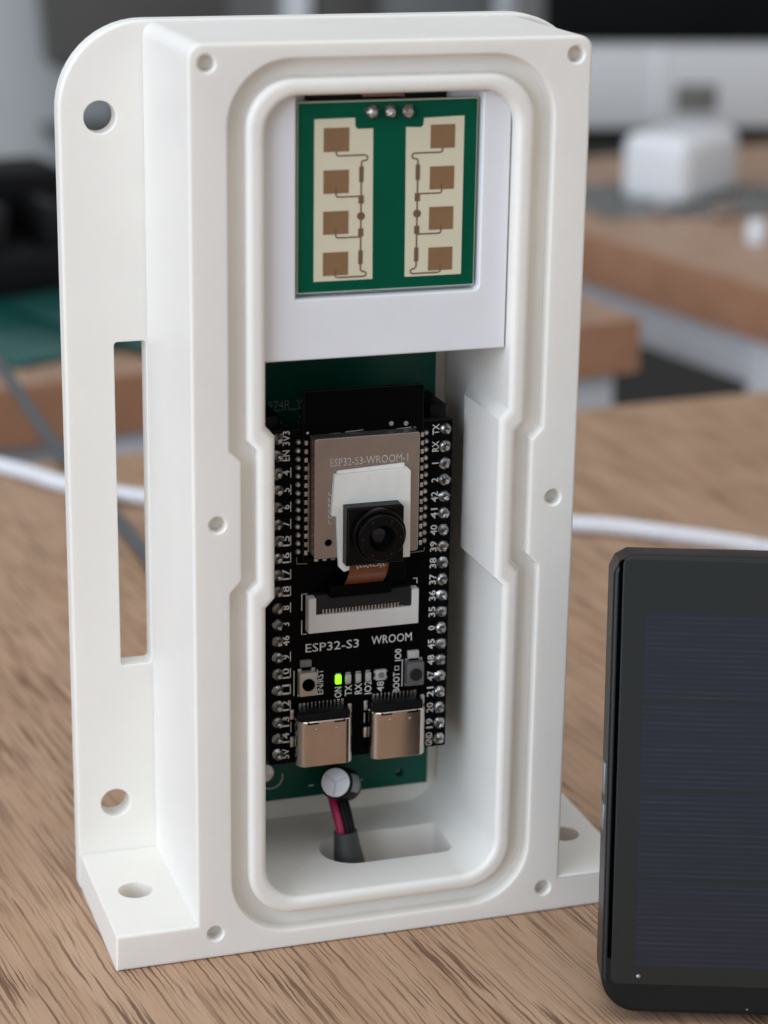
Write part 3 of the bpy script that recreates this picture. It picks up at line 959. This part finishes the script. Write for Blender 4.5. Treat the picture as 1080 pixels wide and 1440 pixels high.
# ------------------------------------------------------------------ power cable
pc = thing('power_cable', (-1, 14, 3), 'grey sheathed cable with red and black wires rising from the floor slot', 'cable')
put('sheath', tube(spline([(-0.3, 13.2, 0.3), (-0.6, 13.6, 3.5), (-1.1, 14.2, 7.5), (-1.3, 14.6, 10.4)], 5), [2.9, 2.85, 2.8, 2.75, 2.65, 2.6, 2.5, 2.4, 2.3, 2.2, 2.1, 2.0, 1.95, 1.9, 1.85, 1.8], 20), 'sheath', pc)
put('red_wire', tube(spline([(-1.9, 14.3, 9.0), (-2.1, 14.6, 11.0), (-2.4, 16.0, 13.2), (-2.4, 18.5, 15.2), (-2.0, 22.5, 16.6)], 6), 0.78, 12), 'red_wire', pc)
put('black_wire', tube(spline([(-0.5, 14.6, 9.0), (-0.6, 14.9, 11.0), (-0.8, 16.3, 13.2), (-0.9, 18.8, 15.2), (-0.4, 22.8, 16.4)], 6), 0.8, 12), 'black_plastic', pc)
put('black_wire', tube(spline([(-1.0, 13.7, 9.0), (-1.15, 14.0, 11.2), (-1.5, 15.6, 13.6), (-1.5, 18.0, 16.0), (-1.2, 22.4, 18.4)], 6), 0.62, 12), 'black_plastic', pc)

# ------------------------------------------------------------------ black solar power bank
yaw, lean = math.radians(-20), math.radians(13)
pb = thing('power_bank', (21.1, -32.9, 1.9), 'black solar power bank leaning upright in front of the white enclosure', 'power bank')
pb.matrix_world = Matrix.Translation(Vector((21.1, -32.9, 1.9))*S) @ Matrix.Rotation(yaw, 4, 'Z') @ Matrix.Rotation(-lean, 4, 'X')
PW, PH, PT = 128.0, 63.6, 15.0
ol = arc(5.0, 5.0, 5.0, 180, 270, 8)+arc(PW-5, 5, 5, 270, 360, 8)+[(PW, PH-1.6), (PW-2.2, PH), (2.4, PH), (0.8, PH-0.9), (0, PH-2.6)]
put('case', prism(ol, [], 0, PT, 0.65, 4.5, n=5), 'bank', pb, local=True, wn=True)
put('panel_gap', prism(rrect(0.72, PW-0.72, 7.5, PH-0.8, 0.4, 3), [], -0.03, 0.2, 0.0), 'bank_slot', pb, local=True)
put('glass_panel', prism(rrect(1.3, PW-1.3, 4.0, PH-0.5, 0.9, 4), [], -0.14, 0.3, 0.1), 'bank_gloss', pb, local=True, wn=True)
zc = [6.6, 19.0, 31.4, 43.8]
for z in zc:
    put('solar_cell', box(4.5, PW-4.5, -0.18, -0.12, z, z+12.0), 'solar', pb, local=True, smooth=False)
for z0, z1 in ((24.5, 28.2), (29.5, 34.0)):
    put('side_strip', box(-0.25, 0.3, 4.2, 7.4, z0, z1, 0.2), 'chrome', pb, local=True)  # two light grey strips set into the left side of the case
for x, z in ((5.1, 5.2), (20.2, 0.9)):
    put('metal_dot', lathe([(0.30, 0), (0.26, 0.2), (0, 0.3)], (x, -0.13 if z > 3 else 0.25, z), n=12), 'solder', pb, local=True)  # tiny metal domes low on the front of the case

# ------------------------------------------------------------------ cables on the desk
wc = spline([(-60, 300, 2.0), (-17.7, 249.7, 2.0), (-5.4, 231.0, 2.0), (11, 214.9, 2.0), (52, 190, 2.0), (101, 169.6, 2.0), (119.8, 156.4, 2.0), (137, 140, 2.0), (170, 100, 2.0), (210, 60, 2.0)], 8)
tag(put('white_cable', tube(wc, 1.95, 14), 'cable_white', org=(-5, 231, 0)), 'thick white braided cable lying across the desk behind the enclosure', 'cable')
gc = spline([(-60, 640, 28), (-30, 420, 36), (-12, 300, 18), (-3, 262, 4.2), (1.0, 215, 1.7), (2.4, 175, 1.7), (4.0, 130, 1.7), (8, 90, 1.7), (10, 60, 1.7), (8, 36, 1.7)], 8)
gc = [p for p in gc]
tag(put('grey_cable', tube(gc, 1.65, 12), 'cable_grey', org=(2, 175, 0)), 'dark grey cable running off the desk behind the flange slot', 'cable')

# ------------------------------------------------------------------ background office
def desk(label, loc, rz, L, Dp, thick, front=True, legs=()):
    t = thing('desk', loc, label, 'desk', rot=(0, 0, rz))
    put('top', box(0, L, 0, Dp, -thick+0.2, 0, 0.5), 'desk_b', t, local=True)
    put('edge_band', box(-0.4, L+0.4, -0.8, 0.05, -thick, -0.25), 'edge', t, local=True)
    put('edge_band', box(L+0.05, L+0.8, 0.1, Dp, -thick, -0.25), 'edge', t, local=True)
    put('edge_band', box(-0.8, -0.05, 0.1, Dp, -thick, -0.25), 'edge', t, local=True)
    for x0, x1, y0, y1, z0, m in legs:
        put('panel', box(x0, x1, y0, y1, z0, -thick, 1), m, t, local=True)
    return t
r2 = edge_rot(-5, 332, 204.6, 367)
desk('far desk with brown edge carrying green circuit panels', (-5-800*math.cos(r2), 332-800*math.sin(r2), 0), r2, 1012, 185, 17.5, legs=((830, 1006, 3, 18, -735, 'panel_white'), (20, 828, 12, 30, -735, 'panel_white')))
# side desk on the right, its near edge running away from the viewer
r3 = edge_rot(243, 503, 265.4, 397.6)
d3 = desk('side desk at right carrying the white power adapter', (243-150*math.cos(r3), 503-150*math.sin(r3), 0), r3, 520, 600, 19, legs=((-120, 246, 4, 22, -37, 'panel_white'), (247, 300, 2, 30, -735, 'panel_white')))

ad = thing('power_adapter', (296, 531, 0.5), 'blocky white plug-in power adapter on the side desk', 'power adapter', rot=(0, 0, math.radians(38)))
put('body', box(0, 50, 0, 30, 1.2, 29.0, 6.0, seg=5), 'adapter', ad, local=True)
for x in (10, 34):
    put('plug_pin', lathe([(2.6, 0), (2.6, 2.5), (2.2, 3)], (x, 6, 0.2), (0, 0, 1), 12), 'black_far', ad, local=True)
bm = bm_new()
nx, ny = 22, 14
grid = [[bm.verts.new((262+i*6.5+random.uniform(-2, 2), 530+j*5+random.uniform(-2, 2)-i*1.2, 0.6+(random.uniform(0.3, 3.2) if 0 < i < nx-1 and 0 < j < ny-1 else 0))) for j in range(ny)] for i in range(nx)]
for i in range(nx-1):
    for j in range(ny-1):
        bm.faces.new((grid[i][j], grid[i+1][j], grid[i+1][j+1], grid[i][j+1]))
tag(put('plastic_bag', bm, 'clear_film', org=(300, 545, 0)), 'crumpled grey plastic bag under the white power adapter', 'bag')
cb_ = thing('bottle_cap', (296, 468, 0.3), 'small pale cap standing in front of the white power adapter', 'cap')
put('body', lathe([(3.6, 0), (3.8, 0.6), (3.8, 6), (3.3, 7.4), (3.1, 8.8), (2.6, 9)], (0, 0, 0), (0, 0, 1), 16), 'adapter', cb_, local=True)

for x, y, a, lab in ((300, 512, 0.4, 'small metal standoff lying before the white adapter, nearest the viewer'), (318, 524, 2.0, 'small metal standoff at the right of the white adapter'), (281, 519, 1.2, 'small metal standoff at the left of the white adapter')):
    sf = thing('metal_standoff', (x, y, 3.2), lab, 'standoff', 'metal standoffs on the bag', rot=(0, PI/2, a))
    put('sleeve', lathe([(2.2, 0), (2.5, 0.3), (2.5, 9), (2.2, 9.3)], (0, 0, 0), (0, 0, 1), 6), 'steel', sf, local=True, ang=20)
    put('stud', lathe([(1.3, 9.2), (1.3, 13), (1.0, 13.4)], (0, 0, 0), (0, 0, 1), 12), 'steel', sf, local=True)
tr = thing('cable_trunking', (380, 705, 0), 'white cable trunking with grey socket behind the white power adapter', 'trunking', rot=(0, 0, math.radians(-10)))
put('body', box(-120, 200, 0, 30, 6, 43, 2), 'duct', tr, local=True)
put('gap_shade', box(-118, 198, 4, 28, 0.4, 6.2), 'black_far', tr, local=True)  # black box standing for the shade in the gap under the trunking
put('highlight_strip', box(-19, -15.5, -1.2, 0.5, 10, 44, 0.5), 'adapter', tr, local=True)  # whiter raised strip imitating a vertical highlight on the trunking
so_ = put('socket', box(-8, 12, -1.5, 0.5, 14, 27, 0.8), 'socket', tr, local=True)
put('socket_divider', box(1.4, 2.6, -1.9, -1.2, 14.5, 26.5, 0.2), 'mid_grey', so_, local=True)

mn = thing('monitor', (430, 780, 0), 'black monitor standing above the white trunking at upper right', 'monitor', rot=(0, 0, math.radians(-12)))
put('screen', box(-88, 240, 0, 22, 29, 300, 5), 'black_far', mn, local=True)
put('stand_neck', box(10, 60, 22, 40, 4, 120, 4), 'black_far', mn, local=True)
put('stand_base', box(-50, 120, -5, 100, 0.5, 5, 2), 'black_far', mn, local=True)

bk_ = thing('desk_organiser', (-40, 424, 0.5), 'black desk organiser standing at the left of the far desk', 'organiser', rot=(0, 0, r2))
put('tray', box(-160, 92, 0, 70, 0, 15, 2), 'black_far', bk_, local=True)
put('back_box', box(-158, 90, 35, 69, 15.05, 36, 3), 'black_far', bk_, local=True)
for i in range(9):
    x = -80+i*19
    put('divider', box(x, x+5.5, 10, 34, 15.05, 32+6*math.sin(i*2.3), 1.2), 'dark_plastic', bk_, local=True)

for k, (x, y, a, w, h, lab) in enumerate(((6, 395, -64.5, 80, 46, 'dark teal circuit panel lying nearest the front edge of the far desk'), (38, 394, -64.5, 80, 30, 'dark teal circuit panel seen through the flange slot on the far desk'))):
    pnl = thing('circuit_panel', (x, y, 0.3+k*2.1), lab, 'circuit panel', rot=(0, 0, math.radians(a)))
    put('substrate', box(-w/2, w/2, -h/2, h/2, 0, 1.6, 0.2), 'teal', pnl, local=True)
    for i in range(3):
        put('break_line', box(-w/2+w*(i+1)/4-0.4, -w/2+w*(i+1)/4+0.4, -h/2+1, h/2-1, 1.58, 1.72), 'green_dark', pnl, local=True)

def upright(name, label, cat, loc, w, d, z0, z1, m, trim, rz=0.0):
    t = thing(name, loc, label, cat, rot=(0, 0, rz))
    put('body', box(0, w, 0, d, z0, z1, 4), m, t, local=True)
    put('trim', box(2, w-2, -3, 0.5, z0+4, z0+14, 1), trim, t, local=True)
    return t
pt = thing('partition', (-200, 960, -740), 'pale grey partition board at the upper left', 'partition', rot=(0, 0, 0.02))
put('body', box(0, 465, 0, 24, 0, 1500, 4), 'panel_mid', pt, local=True)
put('trim', box(262, 274, -3, 0.5, 0, 1490, 2), 'panel', pt, local=True)
sc_ = thing('screen_back', (111, 905, 0), 'dark taupe screen back above the rounded flange corner', 'screen', rot=(0, 0, 0.03))
put('shell', prism([(5, 15), (92, 15), (96, 20), (96, 240), (-14, 240), (1, 19)], [], 0, 25, 3, 3), 'taupe', sc_, local=True)
put('stand', box(38, 56, 8, 20, -20, 40, 2), 'taupe', sc_, local=True)
put('stand_base', box(5, 90, -30, 60, -24, -20, 1.5), 'taupe', sc_, local=True)
upright('post', 'white upright post above the enclosure top', 'post', (236, 900, -740), 15, 16, 0, 1500, 'adapter', 'mid_grey')
upright('cabinet', 'narrow dark grey cabinet beside the white post', 'cabinet', (253, 905, -740), 34, 300, 0, 1500, 'taupe', 'mid_grey')
upright('cupboard', 'mid grey cupboard behind the enclosure top', 'cupboard', (288, 915, -740), 70, 300, 0, 1500, 'mid_grey', 'taupe')
upright('door_frame', 'pale upright strip beside the black monitor', 'frame', (360, 915, -740), 13, 30, 0, 1500, 'panel_white', 'mid_grey')
